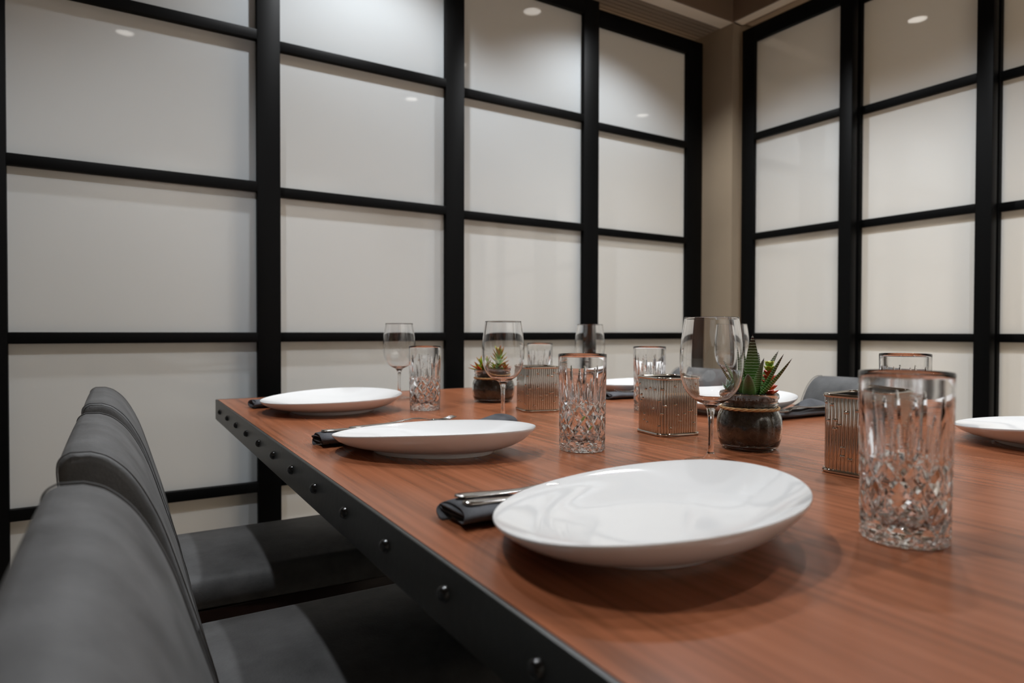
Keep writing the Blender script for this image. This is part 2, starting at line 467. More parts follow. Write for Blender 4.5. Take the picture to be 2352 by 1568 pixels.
while y > TY0 + 0.03:
    rivet(-hx, y - cyy, TOP - 0.0235, math.pi); rivet(hx, y - cyy, TOP - 0.0235, 0); y -= 0.1350
x = TX0 + 0.07
while x < TX1 - 0.04:
    rivet(x - cx, hy, TOP - 0.0235, math.pi / 2); x += 0.1378
box('underframe', -hx + 0.03, hx - 0.03, -hy + 0.03, hy - 0.03, TOP - 0.075, TOP - 0.045, M['frame'], tb)
for yy in (-0.85, 0.85):
    box('pedestal', -0.09, 0.09, yy - 0.09, yy + 0.09, 0.03, TOP - 0.075, M['frame'], tb, bev=0.004)
    box('foot', -0.36, 0.36, yy - 0.05, yy + 0.05, 0.0, 0.03, M['frame'], tb, bev=0.004)

# ------------------------------------------------------------------ chairs
def backrest_bm(w):
    # side profile (x, z): front face bows forward on its way down, the top corner is generously rounded
    T = TOP
    front = [(-0.026, T + .0545), (-0.012, T + .0490), (0.000, T + .0395), (0.011, T + .027), (0.022, T + .009), (0.033, T - .014), (0.043, T - .040), (0.055, T - .079), (0.069, T - .125), (0.084, T - .175), (0.098, T - .23), (0.106, T - .29), (0.104, T - .34)]
    rear = [(0.030, T - .36), (0.012, T - .30), (-0.012, T - .22), (-0.036, T - .13), (-0.048, T - .05), (-0.054, T + .015), (-0.0555, T + .040), (-0.052, T + .050), (-0.044, T + .0550)]
    prof = [Vector((a, b)) for a, b in spline(front, 3)] + [Vector((a, b)) for a, b in spline(rear, 3)]
    n = len(prof); c = sum(prof, Vector((0, 0))) / n
    bm = bmesh.new(); rings = []
    rr = 0.010
    ys = []
    for k in range(5):
        a = k / 4 * math.pi / 2
        ys.append((-w / 2 + rr * (1 - math.sin(a)), rr * (1 - math.cos(a)) if True else 0))
    ys = [(-w / 2, rr), (-w / 2 + rr * 0.08, rr * 0.6), (-w / 2 + rr * 0.3, rr * 0.29), (-w / 2 + rr * 0.62, rr * 0.08), (-w / 2 + rr, 0.0)]
    mid = [(-w / 2 + rr + (w - 2 * rr) * k / 10, 0.0) for k in range(1, 10)]
    ys = ys + mid + [(-a, b) for a, b in ys[::-1]]
    for (yy, ins) in ys:
        ring = []
        for i, p in enumerate(prof):
            t = (prof[(i + 1) % n] - prof[i - 1]).normalized(); nrm = Vector((t.y, -t.x))
            if (p - c).dot(nrm) < 0: nrm = -nrm
            bow = 0.006 * (1 - (2 * yy / w) ** 2)
            q = p - nrm * ins
            ring.append(bm.verts.new((q.x, yy, q.y + (bow if p.y > T - 0.02 else 0) * 0.5)))
        rings.append(ring)
    for a, b in zip(rings, rings[1:]):
        for i in range(n):
            j = (i + 1) % n; bm.faces.new((a[i], a[j], b[j], b[i]))
    bm.faces.new(rings[0][::-1]); bm.faces.new(rings[-1])
    return bm, prof
def make_chair():
    t = thing('dining_chair', '', 'chair')
    w = 0.385
    bm, prof = backrest_bm(w)
    b = bm_obj('backrest', bm, M['leather'], t, True, 60)
    # seams along both side edges of the back
    n = len(prof); c = sum(prof, Vector((0, 0))) / n
    for s in (-1, 1):
        path = [Vector((p.x, s * (w / 2 - 0.002), p.y)) + Vector(((p - c).normalized().x, 0, (p - c).normalized().y)) * 0.0008 for p in prof if p.y > TOP - 0.25]
        k = max(range(len(path)), key=lambda i: (path[i] - path[i - 1]).length); path = path[k:] + path[:k]
        Vv, F = tube(path, 0.0008, 6)
        mesh_obj('seam', Vv, F, M['leather'], b, True)
    # seat cushion: domed box with well-rounded sides
    bm = bmesh.new(); nx, ny = 22, 26
    x0, x1, hw = 0.075, 0.56, 0.186; zt = TOP - 0.283; zb = TOP - 0.350
    sec = []
    def rounded(u):   # u in [0,1] around section from bottom-left over the top to bottom-right
        return u
    prof2 = []
    r = 0.038
    prof2.append((-hw + 0.006, zb)); prof2.append((-hw, zb + 0.006)); prof2.append((-hw, zb + 0.022))
    for k in range(9):
        a = math.pi - k / 8 * math.pi / 2
        prof2.append((-hw + r + r * math.cos(a), zt - r - 0.004 + r * math.sin(a)))
    for k in range(1, 10):
        yy = -hw + r + (2 * hw - 2 * r) * k / 10
        prof2.append((yy, zt - 0.004 + 0.012 * (1 - (yy / (hw - r)) ** 2)))
    prof2 = prof2 + [(-a, b) for a, b in prof2[:12][::-1]]
    rings = []
    for i in range(nx + 1):
        f = i / nx; x = x0 + (x1 - x0) * f
        ins = 0.0
        e = min(f, 1 - f) * (x1 - x0)
        if e < 0.03: ins = 0.03 - math.sqrt(max(0, 0.03 ** 2 - (0.03 - e) ** 2))
        tp = 1 - 0.05 * (1 - f)
        rings.append([bm.verts.new((x, (a * (1 - ins / hw)) * tp, zb + (b - zb) * (1 - ins / (zt - zb) * 0.95) if b > zb + .01 else b)) for a, b in prof2])
    for a, b in zip(rings, rings[1:]):
        for i in range(len(a) - 1): bm.faces.new((a[i], a[i + 1], b[i + 1], b[i]))
        bm.faces.new((a[-1], a[0], b[0], b[-1]))
    bm.faces.new(rings[0][::-1]); bm.faces.new(rings[-1])
    bm_obj('seat', bm, M['leather'], t, True, 50)
    # rails and legs
    zr0, zr1 = TOP - 0.405, TOP - 0.3505
    for s in (-1, 1):
        box('side_rail', 0.06, 0.53, s * 0.166 - 0.011, s * 0.166 + 0.011, zr0, zr1, M['chairwood'], t, bev=0.003)
    box('front_rail', 0.510, 0.532, -0.155, 0.155, zr0, zr1, M['chairwood'], t, bev=0.003)
    box('rear_rail', 0.045, 0.067, -0.155, 0.155, zr0, zr1, M['chairwood'], t, bev=0.003)
    for s in (-1, 1):
        for (xa, xb, fr) in ((0.512, 0.500, 1), (0.055, -0.02, 0)):
            bm = bmesh.new(); h1, h0 = (0.019, 0.014)
            vs = []
            for (xx, z, h) in ((xb, 0.0, h0), (xa, zr1, h1)):
                yy = s * 0.158
                vs += [bm.verts.new((xx - h, yy - h, z)), bm.verts.new((xx + h, yy - h, z)), bm.verts.new((xx + h, yy + h, z)), bm.verts.new((xx - h, yy + h, z))]
            for f in [(3, 2, 1, 0), (4, 5, 6, 7), (0, 1, 5, 4), (1, 2, 6, 5), (2, 3, 7, 6), (3, 0, 4, 7)]: bm.faces.new([vs[i] for i in f])
            bmesh.ops.bevel(bm, geom=list(bm.edges), offset=0.003, segments=2, affect='EDGES')
            bm_obj('leg', bm, M['chairwood'], t, True, 40)
    return t
ch = make_chair()
chairs = [(0.0, 0.475, 0, 'grey leather dining chair nearest the camera, its blurred back filling the lower left corner'),
          (0.0, 1.020, 0, 'grey leather dining chair on the left side of the table, middle one of three'),
          (0.0, 1.562, 0, 'grey leather dining chair on the left side, farthest and beside the glass doors'),
          (1.690, 1.030, math.pi - R(8), 'grey leather dining chair on the far side, its back rising behind the square metal holder'),
          (1.682, 1.550, math.pi, 'grey leather dining chair on the far side, seen only through the big wine glass')]
G = 'grey leather dining chairs around the table'
for i, (x, y, a, lab) in enumerate(chairs):
    o = ch if i == 0 else dup(ch)
    o.location = (x, y, 0); o.rotation_euler = (0, 0, a); o['label'] = lab; o['group'] = G

# ------------------------------------------------------------------ plates
def plate(par, label):
    a, b, z0, z2, n, tx, ty, px, py, ang = par
    t = thing('dinner_plate', label, 'plate', (px, py, TOP), ang, 'white oval plates set on the table')
    NT = 128
    def rim(th):
        ct, st_ = math.cos(th), math.sin(th)
        u = a * math.copysign(abs(ct) ** (2 / n), ct); v = b * math.copysign(abs(st_) ** (2 / n), st_)
        return u, v, z0 + z2 * math.cos(2 * th) + tx * ct + ty * st_
    # (fraction of rim, height at z0 scale)
    H = 0.034
    inner = []
    for q in (0.0, 0.15, 0.30, 0.38, 0.46, 0.54, 0.62, 0.70, 0.78, 0.85, 0.91, 0.955, 0.985):
        t_ = max(0.0, (q - 0.30) / 0.70); inner.append((q, 0.0080 + 0.0262 * t_ ** 2.0))
    prof = inner + [(0.997, 0.0343), (1.0, 0.0334),
            (0.997, 0.0318), (0.984, 0.0292), (0.95, 0.0243), (0.89, 0.0180), (0.81, 0.0127), (0.72, 0.0090), (0.64, 0.0069), (0.606, 0.0062), (0.596, 0.0045), (0.592, 0.0010), (0.584, 0.0), (0.566, 0.0), (0.559, 0.0010), (0.554, 0.0042), (0.3, 0.0046), (0.0, 0.0046)]
    Vv, F, idx = [], [], []
    sm = []
    for (s, z) in prof:
        if s == 0: idx.append([len(Vv)]); Vv.append((0, 0, z)); continue
        row = []
        for i in range(NT):
            th = 2 * math.pi * i / NT; u, v, zr = rim(th)
            k = smoothstep(0.60, 1.0, s)
            zz = z + (zr - H) * k * (z / H) ** 0.5 if z > 0.0062 else z
            row.append(len(Vv)); Vv.append((u * s, v * s, zz))
        idx.append(row)
    for A, B in zip(idx, idx[1:]):
        for i in range(NT):
            j = (i + 1) % NT
            if len(A) == 1: F.append((A[0], B[i], B[j]))
            elif len(B) == 1: F.append((A[j], A[i], B[0]))
            else: F.append((A[j], A[i], B[i], B[j]))
    split = [f for f in F]
    nb = 0
    # body of the plate and its foot ring as two parts
    ring_lo = 18
    allidx = idx
    def sub(name, r0, r1):
        vs, m, fs = [], {}, []
        def g(i):
            if i not in m: m[i] = len(vs); vs.append(Vv[i])
            return m[i]
        for A, B in zip(idx[r0:r1], idx[r0 + 1:r1 + 1]):
            for i in range(NT):
                j = (i + 1) % NT
                if len(A) == 1: fs.append((g(A[0]), g(B[i]), g(B[j])))
                elif len(B) == 1: fs.append((g(A[j]), g(A[i]), g(B[0])))
                else: fs.append((g(A[j]), g(A[i]), g(B[i]), g(B[j])))
        bm = bmesh.new(); bv = [bm.verts.new(v) for v in vs]
        for f in fs: bm.faces.new([bv[i] for i in f])
        return bm_obj(name, bm, M['china'], t, True, 70)
    cut = next(i for i, p in enumerate(prof) if p == (0.606, 0.0062))
    sub('bowl', 0, cut); sub('foot_ring', cut, len(prof) - 1)
    return t
PL = [((0.1342, 0.1824, 0.0347, -0.0018, 1.8752, 0.0116, -0.0010, 0.4196, 0.4590, -1.0552), 'large white oval plate nearest the camera, in the centre of the foreground'),
      ((0.1557, 0.1091, 0.0343, -0.0019, 2.0848, 0.0075, -0.0034, 0.4128, 0.9338, -0.6628), 'white oval plate on the left side, second from the camera, fork tines behind it'),
      ((0.1569, 0.1639, 0.0343, -0.0016, 2.0, 0.0046, 0.0023, 0.4232, 1.5275, -0.4143), 'white plate near the far left corner of the table'),
      ((0.1544, 0.1397, 0.0338, 0.0016, 2.0029, -0.0069, -0.0068, 1.3136, 0.4832, 0.6229), 'white plate cut off by the right edge of the photo'),
      ((0.1554, 0.1401, 0.0343, 0.0002, 2.0, 0.0061, -0.0002, 1.2241, 1.0718, 0.3177), 'white plate directly behind the large jar of succulents'),
      ((0.1380, 0.1360, 0.0345, 0.0, 2.0, 0.0030, -0.0040, 1.3250, 1.5200, 0.2507), 'white plate farthest back, between two tumblers and behind a rolled napkin')]
for p, lab in PL: plate(p, lab)

# ------------------------------------------------------------------ cut-glass tumblers
def tumbler_mesh():
    NT, H = 300, 0.1475
    R0, R1 = 0.0352, 0.0374
    w_, h_ = 2 * math.pi * 0.0362 / 10, 0.0296
    def rad(z): return R0 + (R1 - R0) * z / H
    zs = [0.0] + [0.0006, 0.0016] + [0.003 + (H - 0.0045 - 0.003) * k / 168 for k in range(169)]
    V, idx = [], []
    wp = 1 / math.sqrt(1 / w_ ** 2 + 1 / h_ ** 2)
    def depth(th, z):
        s = th * 0.0362; d = 0.0
        # crossed V cuts: lozenges
        k = smoothstep(0.006, 0.011, z) * (1 - smoothstep(0.068, 0.080, z))
        if k > 0:
            for sg in (1, -1):
                p = s / w_ + sg * (z - 0.012) / h_; f = abs(p - round(p)) * wp
                d = max(d, k * max(0.0, 0.0025 - f * 0.62))
        # small fan of mitres inside every second lozenge
        # vertical spears: a tall one over each column, a short one between
        for off, z0, zt, mx in ((0.0, 0.060, 0.128, 0.0029), (0.5, 0.066, 0.105, 0.0027), (0.25, 0.074, 0.094, 0.0014), (0.75, 0.074, 0.094, 0.0014)):
            if z0 < z < zt:
                q = (z - z0) / (zt - z0); hw = mx * min(1.0, q * 5) * math.sqrt(max(0, 1 - q))
                p = s / w_ + off; f = abs(p - round(p)) * w_
                d = max(d, max(0.0, hw - f * 0.55))
        # flutes at the foot
        if z < 0.0075:
            p = s / w_ * 2; f = abs(p - round(p)) * w_ / 2
            d = max(d, 0.0016 * (1 - smoothstep(0.002, 0.0075, z)) * max(0, 1 - f / 0.0035))
        return d
    for z in zs:
        row = []
        ch = 0.0018 if z == 0 else (0.0007 if z < 0.001 else 0)
        for i in range(NT):
            th = 2 * math.pi * i / NT
            r = rad(z) - depth(th, z) - ch
            row.append(len(V)); V.append((r * math.cos(th), r * math.sin(th), z))
        idx.append(row)
    def ring(r, z, wob=0.0, n=NT):
        row = []
        for i in range(n):
            th = 2 * math.pi * i / n
            row.append(len(V)); V.append((r * math.cos(th), r * math.sin(th), z))
        idx.append(row)
    for (dr, dz) in ((0.0002, 0.0004), (0.0008, 0.0), (0.0014, 0.0005)): ring(R1 - dr, H - dz)
    for k in range(13):
        z = H - 0.004 - (H - 0.004 - 0.020) * k / 12
        ring(rad(z) - 0.0018 - 0.0034 * (1 - smoothstep(0.075, 0.130, z)), z)
    ring(0.0262, 0.0165); ring(0.018, 0.0140); ring(0.008, 0.0133)
    F = []
    for A, B in zip(idx, idx[1:]):
        for i in range(NT):
            j = (i + 1) % NT; F.append((A[i], A[j], B[j], B[i]))
    c = len(V); V.append((0, 0, 0.0132)); A = idx[-1]
    for i in range(NT): F.append((A[i], A[(i + 1) % NT], c))
    # underside: star cut
    A = idx[0]; row = []
    for i in range(NT):
        th = 2 * math.pi * i / NT; row.append(len(V)); V.append((0.027 * math.cos(th), 0.027 * math.sin(th), 0.0))
    for i in range(NT): F.append((A[(i + 1) % NT], A[i], row[i], row[(i + 1) % NT]))
    row2 = []
    for i in range(NT):
        th = 2 * math.pi * i / NT; q = abs((th * 16 / (2 * math.pi)) % 1 - 0.5) * 2
        row2.append(len(V)); V.append((0.022 * math.cos(th), 0.022 * math.sin(th), 0.0008 + 0.0016 * q))
    for i in range(NT): F.append((row[(i + 1) % NT], row[i], row2[i], row2[(i + 1) % NT]))
    c = len(V); V.append((0, 0, 0.0012))
    for i in range(NT): F.append((row2[(i + 1) % NT], row2[i], c))
    me = bpy.data.meshes.new('tumbler'); me.from_pydata(V, [], F); me.update(); me.materials.append(M['crystal'])
    # smooth inside, facetted outside
    nout = (len(zs) - 1) * NT
    sm = [False] * len(me.polygons)
    for i in range(nout, nout + NT * 19):
        if i < len(sm): sm[i] = True
    me.polygons.foreach_set('use_smooth', sm)
    return me
tm = tumbler_mesh()
TUM = [(0.598, 0.330, 'cut-crystal tumbler nearest the camera, tallest in the picture at the right'),
       (0.617, 0.832, 'cut-crystal tumbler between the second plate and the square metal holder, in sharp focus'),
       (0.614, 1.440, 'cut-crystal tumbler beside the far left plate and its wine glass'),
       (1.062, 1.172, 'cut-crystal tumbler half hidden behind the square holder in the middle of the table'),
       (1.062, 1.640, 'cut-crystal tumbler farthest away, its top showing above the left-hand metal holder'),
       (1.092, 0.604, 'cut-crystal tumbler whose rim shows above the nearest tumbler at the right')]
for i, (x, y, lab) in enumerate(TUM):
    o = bpy.data.objects.new('crystal_tumbler', tm); C.objects.link(o)
    o.location = (x, y, TOP + 0.0005); o.rotation_euler = (0, 0, R(i * 7.3 + 4))
    tag(o, lab, 'glass', 'cut-crystal tumblers')

# ------------------------------------------------------------------ wine glasses
def wine_meshes():
    H = 0.2025
    outer = [(0.0, 0.0), (0.034, 0.0), (0.0362, 0.0007), (0.0362, 0.0014), (0.030, 0.0024), (0.018, 0.0045), (0.009, 0.0080), (0.0055, 0.0125), (0.0043, 0.020), (0.0039, 0.035), (0.0038, 0.050), (0.0042, 0.062), (0.0052, 0.070), (0.0072, 0.0765), (0.0110, 0.0815)]
    bowl_o = [(0.0110, 0.0815), (0.0185, 0.0848), (0.0262, 0.0898), (0.0335, 0.0980), (0.0385, 0.1080), (0.0418, 0.1205), (0.0432, 0.1345), (0.0429, 0.1500), (0.0411, 0.1700), (0.0385, 0.1890), (0.0365, 0.2018)]
    stem = spline(outer[4:], 4)
    stem = [Vector(p) for p in outer[:4]] + stem
    bo = spline(bowl_o, 5)
    bi = []
    for k, p in enumerate(bo):
        q = bo[min(k + 1, len(bo) - 1)] - bo[max(k - 1, 0)]; nrm = Vector((-q.y, q.x)).normalized()
        th = 0.0011 + 0.0022 * max(0, 1 - k / 8)
        bi.append(p + nrm * th)
    bi = [p for p in bi if p.x > 0.007 and p.y > 0.0850]
    inner = bi[::-1] + [Vector((0.004, bi[0].y - 0.0010)), Vector((0.0, bi[0].y - 0.0014))]
    rimp = [Vector((0.0367, H - 0.0003)), Vector((0.0362, H))]
    prof = stem + bo[1:] + rimp + inner
    cut = next(k for k, p in enumerate(prof) if p.y > 0.0125 and p.x < 0.01)
    cut2 = next(k for k, p in enumerate(prof) if p.y > 0.0815)
    out = []
    for nm, pr, mt in (('foot', prof[:cut + 1] + [Vector((0.0, prof[cut].y))], M['thinglass']), ('stem', [Vector((0.0, prof[cut].y))] + prof[cut:cut2 + 1], M['wineglass']), ('bowl', prof[cut2:], M['wineglass'])):
        V, F = lathe([(p.x, p.y) for p in pr], 72)
        me = bpy.data.meshes.new(nm); me.from_pydata(V, [], F); me.update(); me.materials.append(mt)
        me.polygons.foreach_set('use_smooth', [True] * len(me.polygons)); out.append((nm, me))
    return out
wm = wine_meshes()
WINE = [(0.712, 0.660, 'wine glass nearest the camera, large in front of the jar of succulents'),
        (0.668, 1.168, 'wine glass standing behind the second plate, the small jar of succulents seen through it'),
        (0.650, 1.700, 'wine glass farthest left, behind the far left plate and tumbler'),
        (1.172, 1.545, 'wine glass in the distance whose top shows above the sharp cut-crystal tumbler'),
        (1.385, 1.213, 'wine glass seen through the nearest wine glass, behind the large jar')]
for i, (x, y, lab) in enumerate(WINE):
    o = thing('wine_glass', lab, 'wine glass', (x, y, TOP + 0.0005), 0, 'empty wine glasses')
    for nm, me in wm:
        p = bpy.data.objects.new(nm, me); C.objects.link(p); p.parent = o

# ------------------------------------------------------------------ metal holders
def rsq(th, h, r):
    """point on a rounded square of half side h, corner radius r, by arc length fraction"""
    s = (th % 1.0) * 4; k = int(s); f = s - k
    L = 2 * (h - r); A = math.pi / 2 * r; tot = L + A
    d = f * tot
    if d < L: p = Vector((h, -h + r + d)); n = Vector((1, 0))
    else:
        a = (d - L) / r; n = Vector((math.cos(a), math.sin(a))); p = Vector((h - r, h - r)) + n * r
    m = Matrix.Rotation(k * math.pi / 2, 2)
    return m @ p, m @ n
def make_holder():
    t = thing('candle_holder', '', 'holder')
    h, r, H = 0.0405, 0.015, 0.1035
    NR = 60
    rnd = random.Random(3)
    parts = []
    beads = []
    for k in range(NR):
        (p, n) = rsq((k + 0.5) / NR, h - 0.001, r)
        tg = Vector((-n.y, n.x)); V, F = [], []
        rr = 0.0025
        zz = [0.004, H - 0.004]
        for z in zz:
            for j in range(7):
                a = -math.pi * 0.55 + j / 6 * math.pi * 1.1
                q = p + tg * (rr * math.sin(a)) + n * (rr * math.cos(a)); V.append((q.x, q.y, z))
        for j in range(6): F.append((j, j + 1, 8 + j, 7 + j))
        parts.append((V, F))
        for _ in range(rnd.choice((0, 1, 1, 1, 2))):
            beads.append((p, n, rnd.uniform(0.014, H - 0.012)))
    V, F = merge(parts)
    o = mesh_obj('ribs', V, F, M['silver'], t, True); o['kind'] = 'stuff'
    parts = []
    for (p, n, z) in beads:
        tg = Vector((-n.y, n.x)); V, F = [], []
        for (dz, rr) in ((-0.0020, 0.0024), (-0.0012, 0.0033), (0.0, 0.0037), (0.0012, 0.0033), (0.0020, 0.0024)):
            for j in range(7):
                a = -math.pi * 0.5 + j / 6 * math.pi
                q = p + tg * (rr * math.sin(a)) + n * (rr * math.cos(a)); V.append((q.x, q.y, z + dz))
        for i in range(4):
            for j in range(6): F.append((i * 7 + j, i * 7 + j + 1, i * 7 + 8 + j, i * 7 + 7 + j))
        parts.append((V, F))
    V, F = merge(parts)
    o = mesh_obj('beads', V, F, M['silver'], t, True); o['kind'] = 'stuff'
    for (nm, z, rr, hh) in (('bottom_rim', 0.0028, 0.0028, h + 0.001), ('top_rim', H - 0.003, 0.0026, h + 0.0006)):
        path = [Vector((*rsq(k / 96, hh, r)[0], z)) for k in range(96)]
        V, F = tube(path, rr, 10, closed=True)
        mesh_obj(nm, V, F, M['silver'], t, True)
    V, F = [], []
    n = 64
    for (hh, z) in ((h - 0.0024, H - 0.003), (h - 0.0024, 0.004)):
        for k in range(n):
            p, _ = rsq(k / n, hh, r - 0.002); V.append((p.x, p.y, z))
    for k in range(n): F.append((k, (k + 1) % n, n + (k + 1) % n, n + k))
    F.append(tuple(range(n, 2 * n)))
    mesh_obj('liner', V, F, plain('dull_liner', (0.035, 0.03, 0.025), 0.5, 0.3), t)
    return t
hd = make_holder()
HOL = [(0.853, 0.893, R(-9), 'square ribbed metal holder in the middle, between the sharp tumbler and the nearest wine glass'),
       (0.836, 1.301, R(-14), 'square ribbed metal holder to the left, behind the sharp cut-crystal tumbler'),
       (0.838, 0.510, R(6), 'square ribbed metal holder partly hidden by the nearest tumbler at the right')]
for i, (x, y, a, lab) in enumerate(HOL):
    o = hd if i == 0 else dup(hd)
    o.location = (x, y, TOP); o.rotation_euler = (0, 0, a); o['label'] = lab; o['group'] = 'square ribbed metal holders'

# ------------------------------------------------------------------ napkins and cutlery
def napkin(x0, x1, y0, y1, skew, label, hfun, peak=False):
    cx_, cy_ = (x0 + x1) / 2, (y0 + y1) / 2
    t = thing('rolled_napkin', label, 'napkin', (cx_, cy_, TOP), skew, 'rolled charcoal napkins beside the plates')
    L, W = (x1 - x0), (y1 - y0)
    # rolled cloth: a flat spiral section
    sec = []
    turns = 2.35; K = 84; th = 0.0016
    for k in range(K + 1):
        f = k / K; a = f * turns * 2 * math.pi - math.pi * 0.4
        sx = W / 2 * (1 - 0.30 * f * turns / 2.35); sz = 0.5 * (1 - 0.68 * f)
        ca, sa = math.cos(a), math.sin(a)
        sec.append((sx * math.copysign(abs(ca) ** 0.75, ca) + 0.10 * W * f, 0.5 + sz * math.copysign(abs(sa) ** 0.9, sa) * 0.98))
    nl = 26; rnd = random.Random(int(cx_ * 1000))
    V, F = [], []
    ph = rnd.uniform(0, 6)
    off = [Vector((0, 0))] * 0
    for side in (0, 1):
        for i in range(nl + 1):
            f = i / nl; x = -L / 2 + L * f; h = hfun(f)
            for k, (sy, sz) in enumerate(sec):
                kk = k / K
                xx = x
                if i == 0: xx += 0.004 * math.sin(kk * 21 + ph) + 0.006 * kk
                if i == nl: xx -= 0.004 * math.sin(kk * 17 + ph) + 0.006 * kk
                wob = 0.0007 * math.sin(f * 22 + kk * 9 + ph) + 0.0005 * math.sin(f * 47 + ph)
                k0, k1 = max(k - 1, 0), min(k + 1, K)
                ty, tz = sec[k1][0] - sec[k0][0], (sec[k1][1] - sec[k0][1]) * h
                ln = math.hypot(ty, tz) or 1; ny, nz = tz / ln, -ty / ln
                d = th * side
                z = sz * h - nz * d
                V.append((xx, sy * (1 + 0.03 * math.sin(f * 9 + ph)) - ny * d + wob, max(0.0002 + 0.0004 * side, z + (wob if sz > 0.5 else 0))))
    n1 = (nl + 1) * (K + 1)
    for i in range(nl):
        for k in range(K):
            a = i * (K + 1) + k; F.append((a, a + 1, a + K + 2, a + K + 1)); b = a + n1; F.append((b, b + K + 1, b + K + 2, b + 1))
    for k in range(K):
        F.append((k, k + n1, k + 1 + n1, k + 1)); a = nl * (K + 1) + k; F.append((a, a + 1, a + 1 + n1, a + n1))
    for i in range(nl):
        a = i * (K + 1); F.append((a, a + K + 1, a + K + 1 + n1, a + n1)); a = i * (K + 1) + K; F.append((a, a + n1, a + n1 + K + 1, a + K + 1))
    mesh_obj('cloth_roll', V, F, M['napkin'], t, True)
    if peak:      # loose folded corner standing up behind the cutlery
        V, F = [], []
        P = [[(0.0, -0.012, 0.016), (0.03, -0.010, 0.020), (0.07, -0.006, 0.020), (0.11, 0.0, 0.017)],
             [(0.005, 0.008, 0.018), (0.038, 0.012, 0.034), (0.075, 0.014, 0.030), (0.112, 0.014, 0.019)],
             [(0.0, 0.026, 0.013), (0.034, 0.032, 0.022), (0.072, 0.034, 0.019), (0.11, 0.03, 0.012)]]
        rows = [spline([Vector(p) for p in r], 5) for r in P]
        cols = list(zip(*rows)); g = [spline(list(c), 4) for c in cols]
        m = len(g[0])
        for sgn in (0, 1):
            for c_ in g:
                for p in c_: V.append((p.x, p.y, p.z - 0.0016 * sgn))
        nn_ = len(g) * m
        for i in range(len(g) - 1):
            for j in range(m - 1):
                a = i * m + j; F.append((a, a + m, a + m + 1, a + 1)); b = a + nn_; F.append((b, b + 1, b + m + 1, b + m))
        o = mesh_obj('folded_corner', V, F, M['napkin'], t, True)
        o.location = (-0.005, 0.008, 0.0)
    return t
def fork_mesh():
    # along +x: handle end at 0, tines at 0.195
    parts = []
    tab = [(0.0, 0.0), (0.004, 0.0085), (0.012, 0.0105), (0.05, 0.0085), (0.09, 0.0050), (0.125, 0.0042), (0.138, 0.0070), (0.147, 0.0115), (0.158, 0.0125)]
    def curve(x): return 0.004 + 0.0045 * math.exp(-((x - 0.115) / 0.03) ** 2) - 0.003 * smoothstep(0.13, 0.155, x) + 0.005 * smoothstep(0.17, 0.197, x)
    xs = [0.0, 0.0015, 0.004, 0.008, 0.012] + [0.02 + 0.006 * k for k in range(23)] + [0.158]
    V, F = [], []
    for x in xs:
        w_ = max(0.0012, interp(tab, x)); z = curve(x); t = 0.0013 if x < 0.13 else 0.0010
        for (a, b) in ((-1, 0), (-0.75, 1), (0, 1.45), (0.75, 1), (1, 0), (0.75, -1), (0, -1.2), (-0.75, -1)):
            V.append((x, a * w_, z + b * t * 0.6))
    n = 8
    for i in range(len(xs) - 1):
        for k in range(n): F.append((i * n + k, i * n + (k + 1) % n, (i + 1) * n + (k + 1) % n, (i + 1) * n + k))
    F.append(tuple(range(n))[::-1]); F.append(tuple((len(xs) - 1) * n + k for k in range(n)))
    parts.append((V, F))
    for j in range(4):
        yy = -0.0094 + 0.00627 * j
        path = [Vector((x, yy * (1 - 0.06 * (x - .155) / .04), curve(x))) for x in [0.154 + 0.0045 * k for k in range(10)]]
        parts.append(tube(path, lambda f: 0.0017 * (1 - 0.5 * f), 6))
    return merge(parts)
def knife_mesh():
    V, F = [], []
    tab = [(0.0, 0.004), (0.003, 0.0080), (0.012, 0.0095), (0.06, 0.0080), (0.095, 0.0062), (0.102, 0.0075), (0.125, 0.0095), (0.185, 0.0095), (0.205, 0.0060), (0.213, 0.0012)]
    xs = [0, 0.0015, 0.003, 0.007, 0.012] + [0.02 + 0.007 * k for k in range(24)] + [0.190, 0.197, 0.203, 0.208, 0.213]
    xs = sorted(set(xs))
    for x in xs:
        w_ = interp(tab, x); t = 0.0019 if x < 0.095 else 0.0008; z = 0.0024
        for (a, b) in ((-1, 0), (-0.7, 0.85), (0, 1.1), (0.7, 0.85), (1, 0), (0.7, -0.85), (0, -1.1), (-0.7, -0.85)):
            V.append((x, a * w_, z + b * t))
    n = 8
    for i in range(len(xs) - 1):
        for k in range(n): F.append((i * n + k, i * n + (k + 1) % n, (i + 1) * n + (k + 1) % n, (i + 1) * n + k))
    F.append(tuple(range(n))[::-1]); F.append(tuple((len(xs) - 1) * n + k for k in range(n)))
    return V, F
fV, fF = fork_mesh(); kV, kF = knife_mesh()
fm = kmesh = None
def cutlery(kind, x, y, z, ang, tilt, label):
    global fm, kmesh
    if kind == 'fork':
        if fm is None: fm = mesh_obj('fork', fV, fF, M['cutlery'], None, True); o = fm
        else: o = fm.copy(); C.objects.link(o)
        tag(o, label, 'fork', 'steel forks lying on the napkins')
    else:
        if kmesh is None: kmesh = mesh_obj('knife', kV, kF, M['cutlery'], None, True); o = kmesh
        else: o = kmesh.copy(); C.objects.link(o)
        tag(o, label, 'knife', 'steel knives lying on the napkins')
    o.location = (x, y, TOP + z); o.rotation_euler = (0, tilt, ang)
def flat(h0, h1, f0=0.12, f1=0.3): return lambda f: h0 + (h1 - h0) * smoothstep(f0, f1, f)
napkin(0.272, 0.640, 0.540, 0.612, R(1), 'rolled charcoal napkin sticking out behind the left end of the nearest plate', flat(0.019, 0.006, 0.1, 0.45))
cutlery('knife', 0.281, 0.566, 0.0172, R(1), R(3.0), 'steel knife on the napkin nearest the camera, handle towards the table edge')
